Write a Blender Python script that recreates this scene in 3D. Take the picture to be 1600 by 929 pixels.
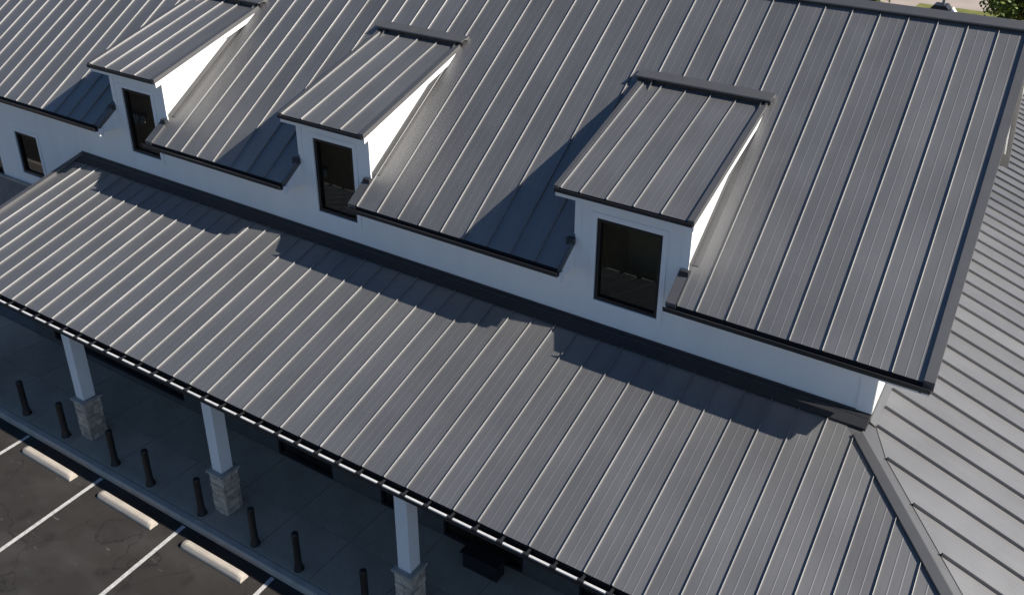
import bpy, bmesh, math, random
from mathutils import Vector, Matrix
random.seed(7)
for o in list(bpy.data.objects): bpy.data.objects.remove(o)
scn = bpy.context.scene
COL = scn.collection

# ------------------------------------------------------------------ camera
cd = bpy.data.cameras.new('camera'); cam = bpy.data.objects.new('camera', cd); COL.objects.link(cam)
Rr = ((0.87157, 0.48853, 0.04123), (0.2374, -0.34697, -0.90733), (-0.42896, 0.80059, -0.41839))
x_, y_, z_ = Vector(Rr[0]), Vector(Rr[1]), Vector(Rr[2])
mw = Matrix((( x_[0], -y_[0], -z_[0], 19.355), (x_[1], -y_[1], -z_[1], -8.983), (x_[2], -y_[2], -z_[2], 14.28), (0, 0, 0, 1)))
cam.matrix_world = mw
cd.sensor_width = 36; cd.sensor_fit = 'HORIZONTAL'
cd.lens = 1365.89 / 1600 * 36
cd.shift_x = -121.1 / 1600; cd.shift_y = -132.42 / 1600
cd.clip_end = 2000
scn.camera = cam
scn.render.resolution_x = 1024; scn.render.resolution_y = 594

# ------------------------------------------------------------------ sky, sun, exposure
SUN = Vector((1.28, 0.185, 1.0)).normalized()
w = bpy.data.worlds.new('World'); scn.world = w; w.use_nodes = True
nt = w.node_tree; bg = nt.nodes['Background']
sky = nt.nodes.new('ShaderNodeTexSky'); sky.sky_type = 'NISHITA'; sky.sun_disc = False
sky.sun_elevation = math.asin(SUN.z); sky.sun_rotation = math.atan2(SUN.x, SUN.y)
hsv = nt.nodes.new('ShaderNodeHueSaturation'); hsv.inputs['Saturation'].default_value = 1.06   # deep clear blue sky
nt.links.new(sky.outputs[0], hsv.inputs['Color']); nt.links.new(hsv.outputs[0], bg.inputs[0]); bg.inputs[1].default_value = 0.070
sky.air_density = 0.75; sky.dust_density = 0.1; sky.ozone_density = 4.0
sl = bpy.data.lights.new('sun', 'SUN'); sl.energy = 5.0; sl.angle = math.radians(0.5); sl.color = (1.0, 0.94, 0.86)
so = bpy.data.objects.new('sun', sl); COL.objects.link(so)
so.rotation_euler = (-SUN).to_track_quat('-Z', 'Y').to_euler(); so.location = (30, 5, 40)
vs = scn.view_settings
vs.view_transform = 'Standard'; vs.look = 'None'; vs.exposure = 0.6; vs.gamma = 1; vs.use_curve_mapping = False

# ------------------------------------------------------------------ materials
def new_mat(name):
    m = bpy.data.materials.new(name); m.use_nodes = True
    return m, m.node_tree, m.node_tree.nodes['Principled BSDF']
def N(t, kind, **kw):
    n = t.nodes.new(kind)
    for k, v in kw.items(): setattr(n, k, v)
    return n
def mat(name, col, rough=0.7, metal=0.0, var=0.12, scale=3.0, bump=0.0, bscale=40.0, stretch=(1, 1, 1), spec=0.5, perobj=0.0, coord='Object'):
    m, t, b = new_mat(name)
    b.inputs['Roughness'].default_value = rough; b.inputs['Metallic'].default_value = metal
    b.inputs['Specular IOR Level'].default_value = spec
    tc = N(t, 'ShaderNodeTexCoord'); mp = N(t, 'ShaderNodeMapping'); mp.inputs['Scale'].default_value = stretch
    t.links.new(tc.outputs[coord], mp.inputs[0])
    no = N(t, 'ShaderNodeTexNoise'); no.inputs['Scale'].default_value = scale; no.inputs['Detail'].default_value = 6
    t.links.new(mp.outputs[0], no.inputs[0])
    mr = N(t, 'ShaderNodeMapRange'); mr.inputs[1].default_value = 0.3; mr.inputs[2].default_value = 0.7
    mr.inputs[3].default_value = 1 - var; mr.inputs[4].default_value = 1 + var
    t.links.new(no.outputs[0], mr.inputs[0])
    val = mr.outputs[0]
    if perobj:
        oi = N(t, 'ShaderNodeObjectInfo'); m2 = N(t, 'ShaderNodeMapRange')
        m2.inputs[3].default_value = 1 - perobj; m2.inputs[4].default_value = 1 + perobj
        t.links.new(oi.outputs['Random'], m2.inputs[0])
        mu = N(t, 'ShaderNodeMath', operation='MULTIPLY'); t.links.new(val, mu.inputs[0]); t.links.new(m2.outputs[0], mu.inputs[1]); val = mu.outputs[0]
    vm = N(t, 'ShaderNodeVectorMath', operation='SCALE'); vm.inputs[0].default_value = col
    t.links.new(val, vm.inputs['Scale']); t.links.new(vm.outputs[0], b.inputs['Base Color'])
    if bump:
        n2 = N(t, 'ShaderNodeTexNoise'); n2.inputs['Scale'].default_value = bscale; n2.inputs['Detail'].default_value = 4
        t.links.new(mp.outputs[0], n2.inputs[0])
        bp = N(t, 'ShaderNodeBump'); bp.inputs['Strength'].default_value = bump; bp.inputs['Distance'].default_value = 0.01
        t.links.new(n2.outputs[0], bp.inputs['Height']); t.links.new(bp.outputs[0], b.inputs['Normal'])
    return m
M = {}
def metal_mat(name, col, rough, metal):
    """painted standing seam steel: streaks along the panel, slight oil-canning, small tint change from panel to panel"""
    m, t, b = new_mat(name)
    tc = N(t, 'ShaderNodeTexCoord'); oi = N(t, 'ShaderNodeObjectInfo')
    of = N(t, 'ShaderNodeVectorMath', operation='ADD'); sc = N(t, 'ShaderNodeVectorMath', operation='SCALE')
    sc.inputs[0].default_value = (37, 91, 13); t.links.new(oi.outputs['Random'], sc.inputs['Scale'])
    t.links.new(tc.outputs['Object'], of.inputs[0]); t.links.new(sc.outputs[0], of.inputs[1])
    def noise(scale, stretch, lo, hi, det=5):
        mp = N(t, 'ShaderNodeMapping'); mp.inputs['Scale'].default_value = stretch
        t.links.new(of.outputs[0], mp.inputs[0])
        n = N(t, 'ShaderNodeTexNoise'); n.inputs['Scale'].default_value = scale; n.inputs['Detail'].default_value = det
        t.links.new(mp.outputs[0], n.inputs[0])
        r = N(t, 'ShaderNodeMapRange'); r.inputs[1].default_value = 0.3; r.inputs[2].default_value = 0.7
        r.inputs[3].default_value = lo; r.inputs[4].default_value = hi
        t.links.new(n.outputs[0], r.inputs[0]); return r.outputs[0]
    a = noise(1.0, (14, 0.4, 1), 0.97, 1.03); c = noise(0.9, (1, 1, 1), 0.92, 1.08, 3); f = noise(60, (1, .3, 1), 0.985, 1.015, 3)
    pr = N(t, 'ShaderNodeMapRange'); pr.inputs[3].default_value = 0.93; pr.inputs[4].default_value = 1.07
    t.links.new(oi.outputs['Random'], pr.inputs[0])
    v = a
    for q in (c, f, pr.outputs[0]):
        mu = N(t, 'ShaderNodeMath', operation='MULTIPLY'); t.links.new(v, mu.inputs[0]); t.links.new(q, mu.inputs[1]); v = mu.outputs[0]
    vm = N(t, 'ShaderNodeVectorMath', operation='SCALE'); vm.inputs[0].default_value = col
    t.links.new(v, vm.inputs['Scale']); t.links.new(vm.outputs[0], b.inputs['Base Color'])
    t.links.new(noise(0.8, (2, .4, 1), rough - .02, rough + .02), b.inputs['Roughness'])
    b.inputs['Metallic'].default_value = metal
    bp = N(t, 'ShaderNodeBump'); bp.inputs['Strength'].default_value = 0.10; bp.inputs['Distance'].default_value = 0.02
    t.links.new(noise(1.0, (2.0, 1.4, 1), 0, 1, 1), bp.inputs['Height']); t.links.new(bp.outputs[0], b.inputs['Normal'])
    return m
M['metal'] = metal_mat('charcoal_roof_metal', (0.246, 0.243, 0.240), 0.55, 0.8)
M['trim'] = mat('charcoal_trim_metal', (0.175, 0.174, 0.174), 0.55, 0.8, var=0.05)
M['gutter'] = mat('black_gutter_metal', (0.02, 0.021, 0.024), 0.5, 0.2, var=0.1)
M['lip'] = mat('pale_gutter_lip', (0.60, 0.59, 0.57), 0.45, 0.1, var=0.1, scale=9)
M['white'] = mat('white_painted_wall', (0.78, 0.78, 0.77), 0.75, var=0.03, scale=1.0, stretch=(2, 2, .5), bump=0.06, bscale=60)
M['black'] = mat('black_frame_and_cap_shade', (0.008, 0.008, 0.009), 0.45, var=0.1)  # window frames, and the painted shade strips under the ridge caps
M['dark_trim'] = mat('dark_wall_flashing', (0.035, 0.036, 0.040), 0.5, 0.5, var=0.08)
M['kick'] = mat('dark_kickout_flashing', (0.03, 0.032, 0.037), 0.5, 0.2, var=0.1)
def asphalt_mat():
    m = mat('asphalt', (0.020, 0.0172, 0.0152), 0.92, var=0.28, scale=0.8, bump=0.5, bscale=130); t = m.node_tree; b = t.nodes['Principled BSDF']
    src = b.inputs['Base Color'].links[0].from_socket
    tc = N(t, 'ShaderNodeTexCoord'); tot = src
    for scl, st, ang, lo, hi, amt in ((2.2, (1, 5, 1), 0.9, .66, .74, .055), (5.0, (1, 4, 1), -0.5, .68, .76, .045), (55, (1, 1, 1), 0, .66, .80, .05), (0.5, (1, 2.2, 1), 0.3, .5, .8, .022)):
        mp = N(t, 'ShaderNodeMapping'); mp.inputs['Scale'].default_value = st; mp.inputs['Rotation'].default_value = (0, 0, ang)
        t.links.new(tc.outputs['Object'], mp.inputs[0])
        n = N(t, 'ShaderNodeTexNoise'); n.inputs['Scale'].default_value = scl; n.inputs['Detail'].default_value = 7; t.links.new(mp.outputs[0], n.inputs[0])
        r = N(t, 'ShaderNodeMapRange'); r.inputs[1].default_value = lo; r.inputs[2].default_value = hi; r.inputs[4].default_value = amt; t.links.new(n.outputs[0], r.inputs[0])
        ad = N(t, 'ShaderNodeVectorMath', operation='ADD'); t.links.new(tot, ad.inputs[0]); t.links.new(r.outputs[0], ad.inputs[1]); tot = ad.outputs[0]
    def mul(tot, fac):
        m_ = N(t, 'ShaderNodeVectorMath', operation='SCALE'); t.links.new(tot, m_.inputs[0]); t.links.new(fac, m_.inputs['Scale']); return m_.outputs[0]
    # hairline cracks on warped cells, and soft oil spots
    wn = N(t, 'ShaderNodeTexNoise'); wn.inputs['Scale'].default_value = 1.3; wn.inputs['Detail'].default_value = 5; t.links.new(tc.outputs['Object'], wn.inputs[0])
    wa = N(t, 'ShaderNodeVectorMath', operation='ADD'); t.links.new(tc.outputs['Object'], wa.inputs[0]); t.links.new(wn.outputs['Color'], wa.inputs[1])
    vo = N(t, 'ShaderNodeTexVoronoi', feature='DISTANCE_TO_EDGE'); vo.inputs['Scale'].default_value = 0.42; t.links.new(wa.outputs[0], vo.inputs['Vector'])
    r = N(t, 'ShaderNodeMapRange'); r.inputs[1].default_value = 0.002; r.inputs[2].default_value = 0.007; r.inputs[3].default_value = 0.45; t.links.new(vo.outputs['Distance'], r.inputs[0])
    tot = mul(tot, r.outputs[0])
    on = N(t, 'ShaderNodeTexNoise'); on.inputs['Scale'].default_value = 1.7; on.inputs['Detail'].default_value = 3; t.links.new(tc.outputs['Object'], on.inputs[0])
    r = N(t, 'ShaderNodeMapRange'); r.inputs[1].default_value = 0.60; r.inputs[2].default_value = 0.72; r.inputs[3].default_value = 1.0; r.inputs[4].default_value = 0.6; t.links.new(on.outputs[0], r.inputs[0])
    tot = mul(tot, r.outputs[0])
    t.links.new(tot, b.inputs['Base Color']); return m
M['asphalt'] = asphalt_mat()
M['paint'] = mat('worn_white_line_paint', (0.46, 0.45, 0.43), 0.8, var=0.22, scale=14)
def worn(m, lo, hi, dark):
    t = m.node_tree; b = t.nodes['Principled BSDF']; src = b.inputs['Base Color'].links[0].from_socket
    tc = N(t, 'ShaderNodeTexCoord'); n = N(t, 'ShaderNodeTexNoise'); n.inputs['Scale'].default_value = 22; n.inputs['Detail'].default_value = 8; n.inputs['Roughness'].default_value = .7
    t.links.new(tc.outputs['Object'], n.inputs[0])
    r = N(t, 'ShaderNodeMapRange'); r.inputs[1].default_value = lo; r.inputs[2].default_value = hi; r.inputs[3].default_value = 1; r.inputs[4].default_value = dark; t.links.new(n.outputs[0], r.inputs[0])
    v = N(t, 'ShaderNodeVectorMath', operation='SCALE'); t.links.new(src, v.inputs[0]); t.links.new(r.outputs[0], v.inputs['Scale']); t.links.new(v.outputs[0], b.inputs['Base Color'])
worn(M['paint'], .56, .70, .25)
M['walk'] = mat('sidewalk_concrete', (0.40, 0.335, 0.26), 0.9, var=0.12, scale=1.6, bump=0.15, bscale=90, perobj=0.05)
M['kerb'] = mat('kerb_concrete', (0.40, 0.36, 0.31), 0.9, var=0.12, scale=3, bump=0.15, bscale=90)
M['stop'] = mat('cream_concrete', (0.42, 0.375, 0.315), 0.85, var=0.14, scale=5, bump=0.25, bscale=60, stretch=(.4, 1, 1))
worn(M['stop'], .55, .75, .55); worn(M['walk'], .5, .75, .7)
M['stone'] = mat('ledger_stone', (0.46, 0.39, 0.31), 0.9, var=0.22, scale=9, bump=0.6, bscale=28, perobj=0.22)
M['stonecap'] = mat('cast_stone_cap', (0.34, 0.31, 0.275), 0.85, var=0.1, scale=8, bump=0.2)
M['mortar'] = mat('mortar', (0.16, 0.15, 0.14), 0.95, var=0.1)
M['band'] = mat('grey_stone_band', (0.16, 0.16, 0.165), 0.9, var=0.15, scale=5, bump=0.4, bscale=25)
M['storefront'] = mat('dark_storefront_panel', (0.085, 0.078, 0.072), 0.85, var=0.15, scale=4)
M['bollard'] = mat('dark_bronze_bollard', (0.022, 0.019, 0.017), 0.55, 0.2, var=0.2, scale=8)
M['bin'] = mat('black_plastic', (0.009, 0.009, 0.010), 0.6, var=0.1)
M['room'] = mat('dim_room_plaster', (0.34, 0.31, 0.23), 0.9, var=0.1)
M['gravel'] = mat('pale_gravel_lot', (0.36, 0.30, 0.25), 0.95, var=0.12, scale=0.35)
M['grass'] = mat('lawn_grass', (0.15, 0.155, 0.03), 0.95, var=0.35, scale=0.8)
M['bark'] = mat('bark', (0.09, 0.065, 0.045), 0.95, var=0.3, scale=6, bump=0.5)
M['beige'] = mat('greige_render', (0.30, 0.285, 0.265), 0.85, var=0.06)
def leaf_mat():
    m, t, b = new_mat('leaf_green')
    g = N(t, 'ShaderNodeNewGeometry'); r = N(t, 'ShaderNodeValToRGB')
    r.color_ramp.elements[0].color = (0.045, 0.075, 0.014, 1); r.color_ramp.elements[1].color = (0.20, 0.23, 0.035, 1)
    t.links.new(g.outputs['Random Per Island'], r.inputs[0]); t.links.new(r.outputs[0], b.inputs['Base Color'])
    b.inputs['Roughness'].default_value = 0.6
    return m
M['leaf'] = leaf_mat()
def glass_mat():
    m, t, b = new_mat('tinted_window_glass')
    out = t.nodes['Material Output']
    gl = N(t, 'ShaderNodeBsdfGlossy'); gl.inputs['Roughness'].default_value = 0.02; gl.inputs['Color'].default_value = (.9, .9, .9, 1)
    tr = N(t, 'ShaderNodeBsdfTransparent'); tr.inputs['Color'].default_value = (0.82, 0.80, 0.70, 1)
    fr = N(t, 'ShaderNodeFresnel'); fr.inputs['IOR'].default_value = 1.5
    mx = N(t, 'ShaderNodeMixShader'); t.links.new(fr.outputs[0], mx.inputs[0]); t.links.new(tr.outputs[0], mx.inputs[1]); t.links.new(gl.outputs[0], mx.inputs[2])
    t.links.new(mx.outputs[0], out.inputs['Surface'])
    return m
M['glass'] = glass_mat()

# ------------------------------------------------------------------ helpers
ROOT = {}
def empty(name, loc, label, cat, group=None):
    o = bpy.data.objects.new(name, None); COL.objects.link(o); o.location = loc; o.empty_display_size = 0.3
    ROOT[o.name] = Vector(loc)
    o['label'] = label; o['category'] = cat
    if group: o['group'] = group
    return o
def link(name, me, m, parent=None, basis=None):
    o = bpy.data.objects.new(name, me); COL.objects.link(o)
    if m and not me.materials: me.materials.append(M[m])
    if basis is not None: o.matrix_basis = basis
    if parent is not None:
        o.parent = parent
        if parent.name in ROOT: o.matrix_parent_inverse = Matrix.Translation(-ROOT[parent.name])
    return o
def mesh(vs_, fs, name='m'):
    me = bpy.data.meshes.new(name); me.from_pydata([tuple(v) for v in vs_], [], fs); me.update()
    return me
def fix(me):
    bm = bmesh.new(); bm.from_mesh(me); bmesh.ops.recalc_face_normals(bm, faces=bm.faces); bm.to_mesh(me); bm.free(); return me
def boxes_me(bs, bev=0.0):
    V, F = [], []
    for (x0, x1, y0, y1, z0, z1) in bs:
        n = len(V)
        V += [(x0, y0, z0), (x1, y0, z0), (x1, y1, z0), (x0, y1, z0), (x0, y0, z1), (x1, y0, z1), (x1, y1, z1), (x0, y1, z1)]
        F += [tuple(n + i for i in f) for f in ((0, 3, 2, 1), (4, 5, 6, 7), (0, 1, 5, 4), (1, 2, 6, 5), (2, 3, 7, 6), (3, 0, 4, 7))]
    me = mesh(V, F)
    if bev:
        bm = bmesh.new(); bm.from_mesh(me)
        bmesh.ops.bevel(bm, geom=bm.edges[:], offset=bev, segments=2, affect='EDGES', profile=0.5)
        bm.to_mesh(me); bm.free()
    return me
def box(name, b, m, parent=None, bev=0.0):
    return link(name, boxes_me([b], bev), m, parent)
def prism_x(poly, x0, x1):
    """poly in (y,z), extruded along x"""
    n = len(poly)
    V = [(x0, y, z) for y, z in poly] + [(x1, y, z) for y, z in poly]
    F = [tuple(range(n))[::-1], tuple(range(n, 2 * n))] + [(i, (i + 1) % n, n + (i + 1) % n, n + i) for i in range(n)]
    return fix(mesh(V, F))
def prism_y(poly, y0, y1):
    n = len(poly)
    V = [(x, y0, z) for x, z in poly] + [(x, y1, z) for x, z in poly]
    F = [tuple(range(n))[::-1], tuple(range(n, 2 * n))] + [(i, (i + 1) % n, n + (i + 1) % n, n + i) for i in range(n)]
    return fix(mesh(V, F))
def wall_me(x0, x1, y, th, z0, z1, holes):
    """wall in the xz plane facing -y with rectangular openings, reveals th deep"""
    xs = sorted({x0, x1, *[h[0] for h in holes], *[h[1] for h in holes]})
    zs = sorted({z0, z1, *[h[2] for h in holes], *[h[3] for h in holes]})
    inh = lambda cx, cz: any(h[0] < cx < h[1] and h[2] < cz < h[3] for h in holes)
    solid = {(i, j) for i in range(len(xs) - 1) for j in range(len(zs) - 1) if not inh((xs[i] + xs[i + 1]) / 2, (zs[j] + zs[j + 1]) / 2)}
    V, F = [], []
    def q(*p):
        n = len(V); V.extend(p); F.append((n, n + 1, n + 2, n + 3))
    for (i, j) in solid:
        a, b, c, d = xs[i], xs[i + 1], zs[j], zs[j + 1]
        q((a, y, c), (b, y, c), (b, y, d), (a, y, d)); q((b, y + th, c), (a, y + th, c), (a, y + th, d), (b, y + th, d))
        if (i - 1, j) not in solid: q((a, y + th, c), (a, y, c), (a, y, d), (a, y + th, d))
        if (i + 1, j) not in solid: q((b, y, c), (b, y + th, c), (b, y + th, d), (b, y, d))
        if (i, j - 1) not in solid: q((a, y + th, c), (b, y + th, c), (b, y, c), (a, y, c))
        if (i, j + 1) not in solid: q((a, y, d), (b, y, d), (b, y + th, d), (a, y + th, d))
    me = mesh(V, F)
    bm = bmesh.new(); bm.from_mesh(me); bmesh.ops.remove_doubles(bm, verts=bm.verts, dist=1e-5); bm.to_mesh(me); bm.free()
    return me
RIBH, RIBW = 0.034, 0.012
def profile(P, minor=True, close=False):
    h = RIBW / 2
    pr = [(-h, 0.0), (-h, RIBH - .006), (-h + .005, RIBH), (h - .007, RIBH), (h - .002, RIBH - .002), (h + .001, RIBH - .007), (h + .006, 0.0)]
    if minor:
        for c in (P * .345, P * .655):
            pr += [(c - .013, 0), (c - .004, .0018), (c + .004, .0018), (c + .013, 0)]
    pr.append((P - h, 0.0))
    return pr
def panel_me(P, lo, hi, breaks=(), minor=True, u1=None, hk=1.0):
    """lo(u)/hi(u): start and end of the panel along the slope; breaks: u where lo jumps"""
    pr = [(u, w * hk) for u, w in profile(P, minor)]
    if u1 is not None:
        pr = [p for p in pr if p[0] < u1 - .001] + [(u1, 0.0)]
    segs = []
    for (a, b) in zip(pr, pr[1:]):
        cut = sorted([k for k in breaks if a[0] + 1e-4 < k < b[0] - 1e-4])
        pts = [a] + [(k, a[1] + (b[1] - a[1]) * (k - a[0]) / (b[0] - a[0])) for k in cut] + [b]
        segs += list(zip(pts, pts[1:]))
    V, F = [], []
    for a, b in segs:
        mid = (a[0] + b[0]) / 2; e = (mid - a[0]) * 1e-3
        l0, l1 = lo(a[0] + e), lo(b[0] - e); h0, h1 = hi(a[0]), hi(b[0])
        if h0 - l0 < 1e-3 and h1 - l1 < 1e-3: continue
        h0 = max(h0, l0); h1 = max(h1, l1)
        n = len(V)
        V += [(a[0], l0, a[1]), (b[0], l1, b[1]), (b[0], h1, b[1]), (a[0], h0, a[1])]
        F.append((n, n + 1, n + 2, n + 3))
    # rib end caps
    h = RIBW / 2
    for vv in (lo(0), hi(0)):
        n = len(V); V += [(-h, vv, 0), (h, vv, 0), (h - .004, vv, RIBH * hk - .002), (-h, vv, RIBH * hk - .002)]
        F.append((n, n + 1, n + 2, n + 3) if vv == lo(0) else (n + 3, n + 2, n + 1, n))
    me = mesh(V, F, 'panel')
    bm = bmesh.new(); bm.from_mesh(me); bmesh.ops.remove_doubles(bm, verts=bm.verts, dist=1e-5); bm.to_mesh(me); bm.free()
    return me
def frame(origin, u, v):
    u = Vector(u).normalized(); v = Vector(v).normalized(); n = u.cross(v)
    return Matrix(((u.x, v.x, n.x, origin[0]), (u.y, v.y, n.y, origin[1]), (u.z, v.z, n.z, origin[2]), (0, 0, 0, 1)))
def lathe(prof, seg=20, me_name='l'):
    V, F = [], []
    for r, z in prof:
        for k in range(seg):
            a = 2 * math.pi * k / seg; V.append((r * math.cos(a), r * math.sin(a), z))
    for j in range(len(prof) - 1):
        for k in range(seg):
            F.append((j * seg + k, j * seg + (k + 1) % seg, (j + 1) * seg + (k + 1) % seg, (j + 1) * seg + k))
    F.append(tuple(range(seg))[::-1]); F.append(tuple(range((len(prof) - 1) * seg, len(prof) * seg)))
    me = mesh(V, F)
    return me

# ------------------------------------------------------------------ key dimensions (metres; z 0 = asphalt)
ZL, SL = 3.4208, 0.32285            # porch roof: eave height (y = 0), slope
SM, ZM0, YM0 = 0.74360, 6.225, 3.887  # main roof plane
YE = 3.862                          # main eave
YR, = (10.05,)                      # ridge
YW = 4.42                           # upper wall face
XR = 18.82                          # right rake edge
XL = -17.0                          # left end of what is built
XC, HS = 17.646, 1.0934             # hip
XWALL = 17.92
KS = SL * HS                        # side roof slope
zl = lambda y: ZL + SL * y
zm = lambda y: ZM0 + SM * (y - YM0)
zs = lambda x: ZL + SL * 4.104 - KS * (x - XC - .165)
XH = XC + .165                      # crest of the hip, right of where the porch panels stop
hipx = lambda y: XH + (4.104 - y) / HS
XE = hipx(0.0)                      # side roof eave x
zd = lambda y: 7.765 + 0.365 * (y - 4.15)   # dormer roofs

# ------------------------------------------------------------------ ground
def sheet(name, x0, x1, y0, y1, z, m, kind='structure', nx=1, ny=1):
    V = [(x0 + (x1 - x0) * i / nx, y0 + (y1 - y0) * j / ny, z) for j in range(ny + 1) for i in range(nx + 1)]
    F = [(j * (nx + 1) + i, j * (nx + 1) + i + 1, (j + 1) * (nx + 1) + i + 1, (j + 1) * (nx + 1) + i) for j in range(ny) for i in range(nx)]
    o = link(name, mesh(V, F), m); o['kind'] = kind; return o
sheet('ground', -500, 500, -500, 600, -0.012, 'gravel')
sheet('lawn', 7.3, 90, 33, 73.2, -0.006, 'grass')
lot = sheet('parking_lot', -60, 60, -60, -0.40, 0.0, 'asphalt')
for i, x in enumerate((-3.0, -0.223, 2.562, 5.345, 7.998, 10.75)):
    sk = 0.085
    V = [(x - .05, -0.56, .004), (x + .05, -0.56, .004), (x + .05 + 5 * sk, -5.56, .004), (x - .05 + 5 * sk, -5.56, .004)]
    link('stall_line', mesh(V, [(3, 2, 1, 0)]), 'paint', lot)

# ------------------------------------------------------------------ sidewalk and kerb
walk = box('sidewalk', (-30, 26, -0.36, 4.4, -0.05, 0.138), 'mortar'); walk['kind'] = 'structure'
sl_me = boxes_me([(0.006, 1.544, 0, 1.19, 0.0, 0.012)])
sl_me.materials.append(M['walk'])
for i in range(-9, 12):
    for j in range(2):
        link('slab', sl_me, None, walk, Matrix.Translation((i * 1.55 - .55, -0.355 + j * 1.2, 0.1385)))
kerb = link('kerb', prism_x([(-0.525, -0.05), (-0.525, .10), (-0.515, .132), (-0.49, .15), (-0.375, .152), (-0.362, .14), (-0.362, -0.05)], -30, 26), 'kerb'); kerb['kind'] = 'structure'

# ------------------------------------------------------------------ building
B = empty('commercial_building', (6.0, 5.0, 0), 'white building with charcoal standing seam metal roofs, three shed dormers and covered porch', 'building')
GAPS = [(-2.23, -0.32), (4.49, 6.48), (11.88, 14.14)]      # openings cut in the eave
FACE = [(-2.23, -0.13), (4.49, 6.65), (11.88, 14.29)]      # dormer faces
SECT = [(XL, GAPS[0][0]), (GAPS[0][1], GAPS[1][0]), (GAPS[1][1], GAPS[2][0]), (GAPS[2][1], XR)]
# upper wall pieces between the dormers (dormer faces are parts of the dormers)
win0 = (-7.50, -6.40, 3.50, 4.84)
dark0 = (-10.6, -8.66, 1.2, 4.1)
link('wall', wall_me(XL, GAPS[0][0], YW, .18, 0.1, 6.55, [win0, dark0]), 'white', B)
for (a, b) in ((FACE[0][1], FACE[1][0]), (FACE[1][1], FACE[2][0]), (FACE[2][1], XWALL)):
    link('wall', wall_me(a, b, YW, .18, 3.3, 6.55, []), 'white', B)
gab = [(YW, 3.3), (YW, zm(YW) - .25), (YR, zm(YR) - .25), (15.6, zm(YW) - .25), (25.2, 4.70), (25.2, 3.3)]
gab[4] = (15.6, 4.70); gab.insert(5, (25.2, 4.70))
link('gable_wall', prism_x(gab, XWALL - .2, XWALL), 'white', B)
box('corner_board', (17.66, XWALL + .012, YW - .022, YW - .002, 4.92, 6.3), 'white', B)
box('stone_band', (XL, -4.3, YW - .07, YW - .003, 0.1, 3.10), 'band', B)
box('band_ledge', (XL, -4.3, YW - .11, YW - .002, 3.103, 3.16), 'stonecap', B)
def window(parent, x0, x1, z0, z1, y, fw=.075, room=True, trim=True, lim=None):
    d0, d1 = y + .015, y + .10
    fr = link('window', boxes_me([(x0, x0 + fw, d0, d1, z0, z1), (x1 - fw, x1, d0, d1, z0, z1), (x0 + fw, x1 - fw, d0, d1, z0, z0 + fw), (x0 + fw, x1 - fw, d0, d1, z1 - fw, z1)]), 'black', parent)
    lv = fr if parent is B else parent
    g = mesh([(x0 + fw, y + .075, z0 + fw), (x1 - fw, y + .075, z0 + fw), (x1 - fw, y + .075, z1 - fw), (x0 + fw, y + .075, z1 - fw)], [(0, 1, 2, 3)])
    link('pane', g, 'glass', lv)
    if room:   # dim room behind the glass
        a, b, c, d, e, f = (lim[0] + .125 if lim else x0 - .5), (lim[1] - .125 if lim else x1 + .5), y + .185, y + 2.2, z0 - .45, z1 + .08
        V = [(a, c, e), (b, c, e), (b, d, e), (a, d, e), (a, c, f), (b, c, f), (b, d, f), (a, d, f)]
        F = [(0, 1, 2, 3), (7, 6, 5, 4), (2, 6, 7, 3), (1, 5, 6, 2), (0, 3, 7, 4)]
        link('room', mesh(V, F), 'room', lv)
    if trim:
        t = .11; yy = (y - .018, y - .002)
        link('window_trim', boxes_me([(x0 - t, x0 - .002, *yy, z0 - t, z1 + t), (x1 + .002, x1 + t, *yy, z0 - t, z1 + t), (x0 - .002, x1 + .002, *yy, z1 + .002, z1 + t), (x0 - .002, x1 + .002, *yy, z0 - t, z0 - .002)]), 'white', lv)
    return fr
window(B, *win0, YW)
window(B, *dark0, YW, trim=False)

# ---- main roof
def slab(xa, xb, ya, yb, mirror=False):
    f = (lambda y: 2 * YR - y) if mirror else (lambda y: y)
    P4 = [(ya, zm(ya) - .02), (yb, zm(yb) - .02), (yb, zm(yb) - .18), (ya, zm(ya) - .18)]
    return [(x, f(y), z) for x in (xa, xb) for y, z in P4]
V, F = [], []
cuts = [(XL, FACE[0][0]), (FACE[0][1], FACE[1][0]), (FACE[1][1], FACE[2][0]), (FACE[2][1], XR - .05)]
for vv in [slab(a, b, YW + .1, 7.25) for a, b in cuts] + [slab(XL, XR - .05, 7.25, YR), slab(XL, XR - .05, YW - 1, YR, True)]:
    n = len(V); V += vv
    F += [tuple(n + i for i in f) for f in ((3, 2, 1, 0), (4, 5, 6, 7), (0, 1, 5, 4), (1, 2, 6, 5), (2, 3, 7, 6), (3, 0, 4, 7))]
main = link('main_roof', fix(mesh(V, F)), 'trim', B)
PM = 0.57209; X0M = 14.732
cm = 1 / math.sqrt(1 + SM * SM)
vm = lambda y: (y - YE) / cm
Lr = vm(YR - .06); Lw = vm(7.25)
shared = panel_me(PM, lambda u: 0.0, lambda u: Lr)
def in_sect(x): return not any(a < x < b for a, b in FACE)
k = math.ceil((XL - X0M) / PM)
while X0M + k * PM < XR - .2:
    x = X0M + k * PM
    edges = [e - x for s in FACE for e in s if -0.03 < e - x < PM + .001]
    inside = [in_sect(x - .02), in_sect(x + PM * .5), in_sect(x + PM)]
    u1 = None
    if x + PM > XR - .05: u1 = XR - .05 - x
    if all(inside) and not edges and u1 is None: me = shared
    else: me = panel_me(PM, lambda u, x=x: 0.0 if in_sect(x + u) else Lw, lambda u: Lr, breaks=edges, u1=u1)
    link('roof_panel', me, 'metal', main, frame((x, YE, zm(YE)), (1, 0, 0), (0, cm, SM * cm)))
    k += 1
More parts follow.
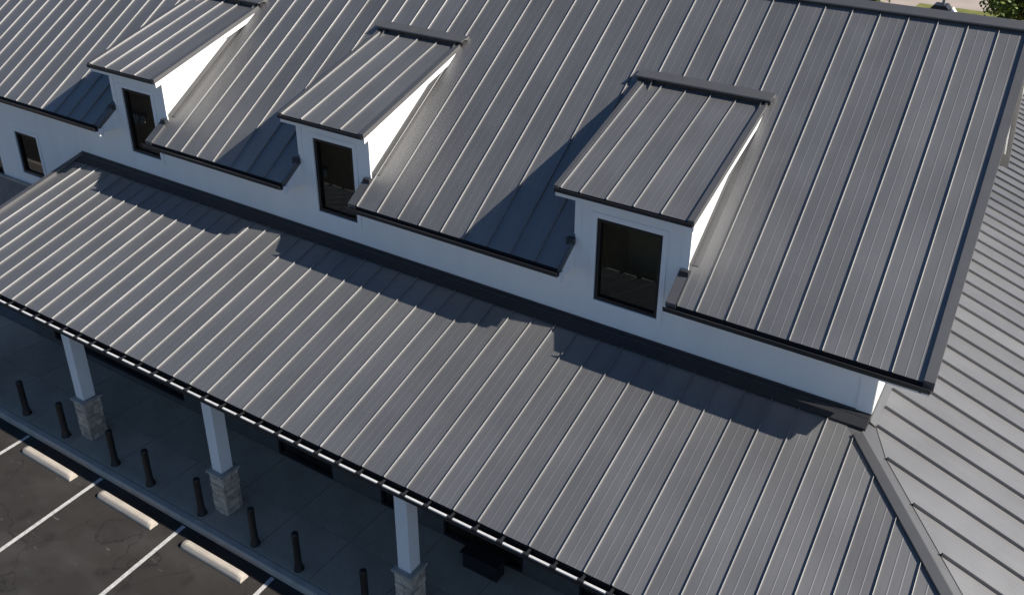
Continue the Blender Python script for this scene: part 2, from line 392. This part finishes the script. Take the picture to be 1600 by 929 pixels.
def slope_strip(xa, xb, ya, yb, zf, h0, h1, inset=0.0):
    """solid strip lying on a roof plane z=zf(y), from h0 to h1 above it"""
    return prism_x([(ya, zf(ya) + h0), (ya, zf(ya) + h1), (yb, zf(yb) + h1), (yb, zf(yb) + h0)], xa, xb)
link('rake_trim', slope_strip(XR - .16, XR + .01, YE - .015, YR - .02, zm, -.10, .058), 'trim', main)
for i, (a, b) in enumerate(SECT):
    if i > 0:
        link('rake_trim', slope_strip(a - .012, a + .19, YE - .02, YW - .004, zm, -.05, .040), 'trim', main)
        link('rake_trim', slope_strip(a + .20, a + .225, YE - .01, YW - .004, zm, .0, .05), 'trim', main)
    if i < 3:
        link('rake_trim', slope_strip(b - .05, b + .012, YE - .012, YW + .05, zm, -.09, .052), 'trim', main)
    # boxed eave
    bb = b - .03 if i == 3 else b
    link('eave_box', prism_x([(YE + .03, zm(YE) - .05), (YW - .002, zm(YW) - .075), (YW - .002, zm(YE) - .20), (YE + .03, zm(YE) - .20)] if i < 3 else
         [(YE + .03, zm(YE) - .05), (YW - .002, zm(YW) - .075), (YW - .002, zm(YE) - .25), (YE + .03, zm(YE) - .25)], a + .005, bb), 'white', B)
    # black gutter, open trough
    g = [(YE + .026, zm(YE) - .015), (YE + .026, zm(YE) - .125), (YE - .12, zm(YE) - .125), (YE - .15, zm(YE) - .02), (YE - .13, zm(YE) - .02), (YE - .11, zm(YE) - .11), (YE + .012, zm(YE) - .11), (YE + .012, zm(YE) - .015)]
    link('gutter', prism_x(g, a - .01 if i else a, b + (.012 if i < 3 else -.02)), 'gutter', B)
    if i < 3: box('eave_return', (b + .0125, b + .04, YE - .04, YE + .09, zm(YE) - .26, zm(YE) - .06), 'white', B)
rf = [(YW + .05, zm(YW + .05) - .03), (YR, zm(YR) - .03), (2 * YR - YW, zm(YW) - .03), (2 * YR - YW, zm(YW) - .24), (YR, zm(YR) - .30), (YE + .03, zm(YE) - .24), (YE + .03, zm(YE) - .05)]
link('rake_fascia', prism_x(rf, XR - .20, XR - .162), 'white', B)
# ridge cap
rc = [(YR - .16, zm(YR - .16) + .085), (YR - .20, zm(YR - .20) + .085), (YR - .20, zm(YR - .20) + .112), (YR, zm(YR) + .085), (YR + .24, zm(YR - .24) + .06), (YR + .24, zm(YR - .24) + .012), (YR, zm(YR) + .0)]
link('ridge_cap', prism_x(rc, XL, XR + .012), 'trim', main)
link('ridge_shade_strip', prism_x([(YR - .135, zm(YR - .135) + .002), (YR - .135, zm(YR - .135) + .10), (YR - .08, zm(YR - .08) + .07), (YR - .06, zm(YR - .06) + .002)], XL, XR - .02), 'black', main)  # black strip standing in for the shade under the overhanging cap

# ---- porch (front) roof
V = [(-4.08, .03, zl(.03) - .012), (hipx(.03), .03, zl(.03) - .012), (hipx(YW), YW, zl(YW) - .012), (-4.08, YW, zl(YW) - .012)]
V += [(x, y, 3.24) for x, y, z in V]
porch = link('porch_roof', fix(mesh(V, [(0, 1, 2, 3), (4, 7, 6, 5), (0, 4, 5, 1), (1, 5, 6, 2), (2, 6, 7, 3), (3, 7, 4, 0)])), 'trim', B)
cl = 1 / math.sqrt(1 + SL * SL); vl = lambda y: y / cl
PL = 0.508; Lp = vl(4.30)
sharedp = panel_me(PL, lambda u: 0.0, lambda u: Lp)
for i in range(-8, 42):
    x = i * PL
    hv = lambda u, x=x: min(Lp, vl(4.104 - (x + u - XC + .05) * HS))
    if x > XE - .05: break
    if hv(PL) >= Lp: me = sharedp
    else:
        me = panel_me(PL, lambda u: 0.0, lambda u: max(0.0, hv(u)), breaks=[XC - .05 - (4.30 - 4.104) / HS - x])
    link('roof_panel', me, 'metal', porch, frame((x, 0, ZL), (1, 0, 0), (0, cl, SL * cl)))
link('rake_trim', slope_strip(-4.20, -4.045, -.01, 4.36, zl, -.16, .062), 'trim', porch)
link('rake_trim', slope_strip(-4.33, -4.203, 0.0, 3.3, zl, -.16, -.02), 'trim', porch)
fl = [(4.10, zl(4.10) + .004), (4.10, zl(4.10) + .052), (4.30, zl(4.30) + .058), (4.305, zl(4.305) + .068), (4.395, zl(4.395) + .055), (4.405, 4.925), (4.417, 4.925), (4.417, 4.70)]
link('wall_flashing', prism_x(fl, -4.20, XWALL + .004), 'dark_trim', porch)
# hip cap: upstand on the front side, wide flange over the side roof
hd = Vector((1, -HS, 0)).normalized(); hp = Vector((-hd.y, hd.x, 0))
if hp.x > 0: hp = -hp
def hip_pt(y, off, dz, plane):
    p = Vector((hipx(y), y, 0)) + hp * off
    p.z = (zl(p.y) if plane == 'f' else zs(p.x)) + dz
    return p
ya, yb = 4.02, -.05
ring = lambda y: [hip_pt(y, .155, .004, 'f'), hip_pt(y, .155, .055, 'f'), hip_pt(y, 0, .068, 'f'), hip_pt(y, -.05, .035, 's'), hip_pt(y, -.05, .004, 's')]
V = ring(ya) + ring(yb)
link('hip_cap', fix(mesh(V, [(0, 1, 2, 3, 4), (9, 8, 7, 6, 5)] + [(i, (i + 1) % 5, 5 + (i + 1) % 5, 5 + i) for i in range(5)])), 'trim', porch)
# porch gutter with pale lip and straps
gy0, gy1 = 0.028, -0.125
zt = ZL - .025
g = [(gy0, zt), (gy0, zt - .15), (gy1 + .03, zt - .165), (gy1 - .012, zt - .13), (gy1 - .012, zt - .042), (gy1 + .004, zt - .042), (gy1 + .004, zt - .12), (gy1 + .04, zt - .148), (gy0 - .014, zt - .135), (gy0 - .014, zt)]
gut = link('gutter', prism_x(g, -4.2, XE), 'gutter', B)
link('gutter_lip', prism_x([(gy1 - .022, zt - .04), (gy1 - .022, zt - .012), (gy1 + .018, zt - .012), (gy1 + .018, zt - .04)], -4.2, XE), 'lip', gut)
st_me = boxes_me([(-.058, .058, gy1 - .027, gy1 + .025, -.045, .004), (-.02, .02, gy1 + .025, gy0 - .02, -.02, .002)]); st_me.materials.append(M['gutter'])
for i in range(-8, 42):
    link('gutter_strap', st_me, None, gut, Matrix.Translation((i * PL + .02, 0, zt - .008)))
box('fascia', (-4.1, XE - .05, .03 - .012, .03 - .002, 3.2, zt - .1), 'gutter', B)

# ---- side roof on the right
YB = 33.0
V = [(XWALL - .35, 4.42, zs(XWALL - .35) - .012), (hipx(4.42), 4.42, zs(hipx(4.42)) - .012), (XE, .03, zs(XE) - .012), (XE, YB, zs(XE) - .012), (XWALL - .3, YB, zs(XWALL - .3) - .012)]
V += [(x, y, 3.18) for x, y, z in V]
side = link('side_roof', fix(mesh(V, [(0, 1, 2, 3, 4), (5, 9, 8, 7, 6)] + [(i, (i + 1) % 5, 5 + (i + 1) % 5, 5 + i) for i in range(5)])), 'trim', B)
cs = 1 / math.sqrt(1 + KS * KS)
PS = 0.635; Ls = (XE - (XWALL + .13)) / cs
hs_lim = lambda y: (XE - (hipx(min(y, 4.3)) + .32)) / cs
sharedS = panel_me(PS, lambda u: 0.0, lambda u: Ls, minor=False, hk=1.9)
j = -7
while 4.465 + j * PS < YB - PS:
    y = 4.465 + j * PS
    if y + PS > 0.1:
        full = hs_lim(y - .02) >= Ls
        if full: me = sharedS
        else:
            me = panel_me(PS, lambda u: 0.0, lambda u, y=y: max(0.0, min(Ls, hs_lim(y + u))), minor=False, hk=1.9)
        link('roof_panel', me, 'metal', side, frame((XE, y, zs(XE)), (0, 1, 0), (-cs, 0, KS * cs)))
    j += 1
link('wall_flashing', prism_y([(XWALL + .002, zs(XWALL) + .002), (XWALL + .002, zs(XWALL) + .10), (XWALL + .012, zs(XWALL) + .10), (XWALL + .02, zs(XWALL) + .035), (XWALL + .13, zs(XWALL + .13) + .012), (XWALL + .13, zs(XWALL + .13) + .002)], YW + .01, 25.1), 'trim', side)
box('rear_wing_wall', (16.6, 18.34, 25.2, 30.5, 3.3, 5.25), 'beige', B)

# ---- dormers
def dormer(g0, g1, r0, r1, ribs, win, label):
    D = link('dormer', wall_me(g0, g1, YW, .18, 3.3, zd(YW) - .16, [win]), 'white', B)
    D['label'] = label
    window(D, *win, YW, lim=(g0, g1))
    for (a, b) in ((g0, g0 + .12), (g1 - .12, g1)):
        link('cheek', prism_x([(YW + .182, 6.4), (YW + .182, zd(YW + .182) - .15), (7.62, zd(7.62) - .15), (7.62, 8.4)], a, b), 'white', D)
    for (a, b) in ((g0 - .012, g0 + .13), (g1 - .13, g1 + .012)):
        box('corner_board', (a, b, YW - .02, YW - .002, 6.75, zd(YW) - .17), 'white', D)
    link('roof_deck', prism_x([(4.18, zd(4.18) - .012), (7.68, zd(7.68) - .012), (7.68, zd(7.68) - .14), (4.18, zd(4.18) - .14)], r0 + .05, r1 - .05), 'white', D)
    for (a, b) in ((r0 + .012, r0 + .048), (r1 - .048, r1 - .012)):
        link('rake_fascia', prism_x([(4.17, zd(4.17) - .03), (7.66, zd(7.66) - .03), (7.66, zd(7.66) - .20), (4.17, zd(4.17) - .20)], a, b), 'white', D)
    c = 1 / math.sqrt(1 + .365 ** 2); L = (7.70 - 4.15) / c
    for x, xn in zip(ribs, ribs[1:]):
        link('roof_panel', panel_me(xn - x, lambda u: 0.0, lambda u: L, u1=(xn - x) if xn == ribs[-1] else None), 'metal', D, frame((x, 4.15, zd(4.15)), (1, 0, 0), (0, c, .365 * c)))
    link('rake_trim', slope_strip(r0, r0 + .09, 4.13, 7.62, zd, -.07, .045), 'trim', D)
    link('rake_trim', slope_strip(r1 - .12, r1, 4.13, 7.62, zd, -.07, .045), 'trim', D)
    z0 = zd(4.15)
    link('gutter', prism_x([(4.166, z0 - .008), (4.166, z0 - .085), (4.095, z0 - .085), (4.085, z0 - .008), (4.10, z0 - .008), (4.11, z0 - .07), (4.152, z0 - .07), (4.152, z0 - .008)], r0 + .02, r1 - .02), 'gutter', D)
    link('fascia', boxes_me([(r0 + .05, r1 - .05, 4.168, 4.178, z0 - .19, z0 - .06)]), 'white', D)
    link('ridge_cap', prism_x([(7.53, zd(7.53) + .125), (7.53, zd(7.53) + .155), (7.84, zm(7.84) + .062), (7.86, zm(7.86) + .005), (7.80, zm(7.80) + .004), (7.64, zd(7.64) + .125)], r0 - .07, r1 + .07), 'trim', D)
    link('cap_shade_strip', prism_x([(7.60, zd(7.60) + .002), (7.60, zd(7.60) + .124), (7.66, zd(7.66) + .11), (7.74, zm(7.74) + .002)], r0 - .05, r1 + .05), 'black', D)  # shade below the dormer cap, put in as a black strip
    for (a, b) in ((g0 - .14, g0 - .005), (g1 + .005, g1 + .14)):
        link('sidewall_flashing', slope_strip(a, b, YW + .12, 7.6, zm, .003, .018), 'trim', D)
    for (a, b) in ((g0 - .018, g0 - .003), (g1 + .003, g1 + .018)):
        link('step_flashing', slope_strip(a, b, YW + .03, 7.6, zm, .0, .15), 'trim', D)
    for (a, b) in ((g0 - .13, g0 + .02), (g1 - .13, g1 + .05)):
        z = zm(YW - .06)
        link('kickout_flashing', boxes_me([(a, b, YW - .12, YW - .021, z - .04, z + .10)]), 'kick', D)
def rib_list(r0, r1, first, P):
    out = [r0 + .10, ]
    x = first
    while x < r1 - .25: out.append(x); x += P
    out.append(r1 - .12); return out
dormer(FACE[0][0], FACE[0][1], -2.62, -0.0, [-2.50, -1.91, -1.31, -.75, -.14], (-1.82, -.66, 5.44, 7.21), 'shed dormer at far left, partly cut by top edge')
dormer(FACE[1][0], FACE[1][1], 4.25, 6.78, [4.36, 4.96, 5.54, 6.12, 6.65], (4.96, 6.16, 5.44, 7.27), 'middle shed dormer of the three')
dormer(FACE[2][0], FACE[2][1], 11.54, 14.42, [11.68, 12.10, 12.66, 13.22, 13.77, 14.29], (12.35, 13.74, 5.43, 7.22), 'widest shed dormer, nearest the right gable')

# ---- storefront wall under the porch
holes = [(-3.2, 2.15, .32, 2.7), (5.43, 7.15, .17, 2.6), (8.57, 9.45, .17, 2.6), (10.3, 12.3, .17, 2.6), (13.6, 16.2, .3, 2.6)]
link('storefront_wall', wall_me(-4.05, XWALL, 2.02, .15, .15, 3.24, holes), 'storefront', B)
for h in holes:
    fr = window(B, *h, 2.02, fw=.06, room=False, trim=False)
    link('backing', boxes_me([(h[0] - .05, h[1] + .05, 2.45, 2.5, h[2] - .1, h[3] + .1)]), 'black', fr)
link('return_wall', boxes_me([(-4.05, -3.9, 2.172, YW - .08, 0.15, 3.23)]), 'white', B)

# ---- columns with stone bases
rnd = random.Random(3)
stones = []
def stone_me(x0, x1, y0, y1, z0, z1):
    me = boxes_me([(x0, x1, y0, y1, z0, z1)])
    bm = bmesh.new(); bm.from_mesh(me)
    bmesh.ops.bevel(bm, geom=bm.edges[:], offset=.009, segments=1, affect='EDGES')
    for v in bm.verts: v.co += Vector((rnd.uniform(-.004, .004), rnd.uniform(-.004, .004), rnd.uniform(-.003, .003)))
    bm.to_mesh(me); bm.free(); me.materials.append(M['stone']); return me
def splits(a, b, n):
    c = sorted([a] + [a + (b - a) * (k + rnd.uniform(-.22, .22)) / n for k in range(1, n)] + [b]); return list(zip(c, c[1:]))
z = .155; H = .205
while z < 1.17:
    hh = min(rnd.uniform(.12, .20), 1.195 - z)
    if 1.195 - z - hh < .09: hh = 1.195 - z
    w_, g = H, .005
    for sgn in (-1, 1):
        for (a, b) in splits(-w_, w_, rnd.choice((2, 2, 3))):
            o = rnd.uniform(-.006, .010); y0, y1 = sorted((sgn * (w_ + o), sgn * (w_ - .07)))
            stones.append(stone_me(a + g, b - g, y0, y1, z + g, z + hh - g))
        for (a, b) in splits(-w_ + .075, w_ - .075, rnd.choice((1, 2))):
            o = rnd.uniform(-.006, .010); x0, x1 = sorted((sgn * (w_ + o), sgn * (w_ - .07)))
            stones.append(stone_me(x0, x1, a + g, b - g, z + g, z + hh - g))
    z += hh
shaft = boxes_me([(-.145, .145, -.145, .145, 1.262, 3.235)], .008); shaft.materials.append(M['white'])
cap = boxes_me([(-.245, .245, -.245, .245, 1.20, 1.26)], .012); cap.materials.append(M['stonecap'])
core = boxes_me([(-.185, .185, -.185, .185, .14, 1.2)]); core.materials.append(M['mortar'])
for x in (-3.47, 1.20, 5.86, 10.93, 15.6):
    T = Matrix.Translation((x, .215, 0))
    c = link('column', shaft, None, B, T)
    link('column_cap', cap, None, c); link('core', core, None, c)
    for me in stones: link('stone', me, None, c)

# ------------------------------------------------------------------ bollards
bme = lathe([(.105, .0), (.105, .012), (.098, .03), (.082, .11), (.074, .14), (.070, .16), (.070, .86), (.073, .865), (.073, .93), (.066, .955), (.045, .968)], 24)
for p in bme.polygons: p.use_smooth = len(p.vertices) == 4
bme.materials.append(M['bollard'])
bl = [(-2.45, 'black bollard cut off by the left edge, farthest left in the row'), (-.87, 'black bollard left of the leftmost porch column, one in from the photo edge'),
      (.71, 'black bollard standing just left of the leftmost stone column base'), (2.57, 'black bollard just right of the leftmost stone column base'),
      (3.81, 'black bollard midway between two stone columns, above the middle wheel stop'), (5.51, 'black bollard just left of the second stone column base'),
      (7.14, 'black bollard just right of the second stone column base'), (8.39, 'black bollard between second and third columns, nearer the right wheel stop'),
      (10.17, 'black bollard nearest the bottom edge, left of the third column')]
for i, (x, lab) in enumerate(bl):
    o = link('bollard', bme, None, None, Matrix.Translation((x, -.175 - .01 * i * .6, .1505)))
    o['label'] = lab; o['category'] = 'bollard'; o['group'] = 'black bollards along the sidewalk'

# ------------------------------------------------------------------ wheel stops
def stop_me(L):
    pr = [(-.105, 0), (-.10, .05), (-.055, .135), (.055, .135), (.10, .05), (.105, 0)]
    V, n = [], len(pr)
    for (x, s, dz) in ((0, .96, -.03), (.10, 1, 0), (L - .10, 1, 0), (L, .96, -.03)):
        V += [(x, y * s, max(0, zz + (dz if zz > .1 else 0))) for y, zz in pr]
    F = [tuple(range(n))[::-1], tuple(range(3 * n, 4 * n))]
    for k_ in range(3):
        F += [(k_ * n + i, k_ * n + (i + 1) % n, (k_ + 1) * n + (i + 1) % n, (k_ + 1) * n + i) for i in range(n)]
    me = fix(mesh(V, F))
    bm = bmesh.new(); bm.from_mesh(me); bmesh.ops.bevel(bm, geom=[e for e in bm.edges if min(v.co.z for v in e.verts) > .03], offset=.012, segments=2, affect='EDGES'); bm.to_mesh(me); bm.free()
    me.materials.append(M['stop']); return me
for x0, x1, lab in ((.242, 2.06, 'cream concrete wheel stop farthest left, in the upper stall'), (3.045, 4.84, 'cream concrete wheel stop in the middle stall'), (5.798, 7.57, 'cream concrete wheel stop nearest the bottom edge')):
    o = link('wheel_stop', stop_me(x1 - x0), None, None, Matrix.Translation((x0, -.90, .006)) @ Matrix.Rotation(random.uniform(-.008, .008), 4, 'Z'))
    o['label'] = lab; o['category'] = 'wheel stop'; o['group'] = 'wheel stops at the parking stalls'

# ------------------------------------------------------------------ bin on the porch
bn = empty('storage_bin', (11.55, 1.68, .1505), 'low black box standing against the shaded wall under the porch', 'bin')
box('body', (11.14, 11.98, 1.55, 1.84, .152, .52), 'bin', bn, .015)
box('lid', (11.10, 12.02, 1.52, 1.86, .522, .57), 'bin', bn, .012)

# ------------------------------------------------------------------ rooftop vent behind the ridge
vt = empty('rooftop_vent', (16.78, 11.6, 9.6), 'small rooftop vent with dark hood and white base peeking over the ridge', 'vent')
box('curb', (16.66, 16.98, 11.45, 11.78, 9.2, 10.56), 'white', vt, .01)
link('hood', prism_y([(16.60, 10.56), (16.60, 10.66), (16.66, 10.74), (16.92, 10.74), (16.99, 10.66), (16.99, 10.56)], 11.40, 11.82), 'gutter', vt)
link('brace', prism_y([(16.985, 10.60), (17.04, 10.70), (17.30, 10.40), (17.26, 10.30)], 11.5, 11.72), 'white', vt)
link('pipe', boxes_me([(16.80, 16.86, 11.57, 11.63, 10.742, 11.15)]), 'beige', vt)

# ------------------------------------------------------------------ trees behind
def tree(x, y, h, r, cz, lab, seed):
    rn = random.Random(seed)
    T = empty('tree', (x, y, 0), lab, 'tree', 'trees behind the building')
    V, F = [], []
    def limb(p0, p1, r0, r1):
        d = (p1 - p0).normalized(); a = d.orthogonal().normalized(); b = d.cross(a); n = len(V)
        for p, rr in ((p0, r0), (p1, r1)):
            for k in range(8):
                t = k * math.pi / 4; V.append(p + (a * math.cos(t) + b * math.sin(t)) * rr)
        F.extend((n + k, n + (k + 1) % 8, n + 8 + (k + 1) % 8, n + 8 + k) for k in range(8))
    base = Vector((x, y, 0)); top = Vector((x + rn.uniform(-.2, .2), y, cz))
    limb(base, top, .2, .12)
    cl = []
    for k in range(60):
        d = Vector((rn.gauss(0, 1), rn.gauss(0, 1), rn.gauss(0, 1))).normalized()
        p = Vector((x, y, cz)) + Vector((d.x * r, d.y * r, d.z * r * .95)) * rn.uniform(.45, .98)
        cl.append((p, rn.uniform(.28, .5) * r * .62))
        if k % 3 == 0: limb(Vector((x, y, cz - r * .7)), p, .06, .02)
    link('trunk', mesh(V, F), 'bark', T)
    V2, F2 = [], []
    for p, cr in cl:
        for _ in range(240):
            d = Vector((rn.gauss(0, 1), rn.gauss(0, 1), rn.gauss(0, 1)))
            q = p + d * cr * .5
            a = Vector((rn.gauss(0, 1), rn.gauss(0, 1), rn.gauss(0, 1))).normalized(); b = a.orthogonal().normalized(); s = rn.uniform(.09, .17)
            n = len(V2); V2 += [q - a * s, q + b * s * .6, q + a * s, q - b * s * .6]; F2.append((n, n + 1, n + 2, n + 3))
    link('crown', mesh(V2, F2), 'leaf', T)
tree(17.2, 50, 8, 2.6, 5.5, 'leafy green tree at the top right corner beyond the ridge', 1)
tree(7.4, 51, 7, 2.2, 5.8, 'small green treetop peeking over the ridge left of the vent', 2)
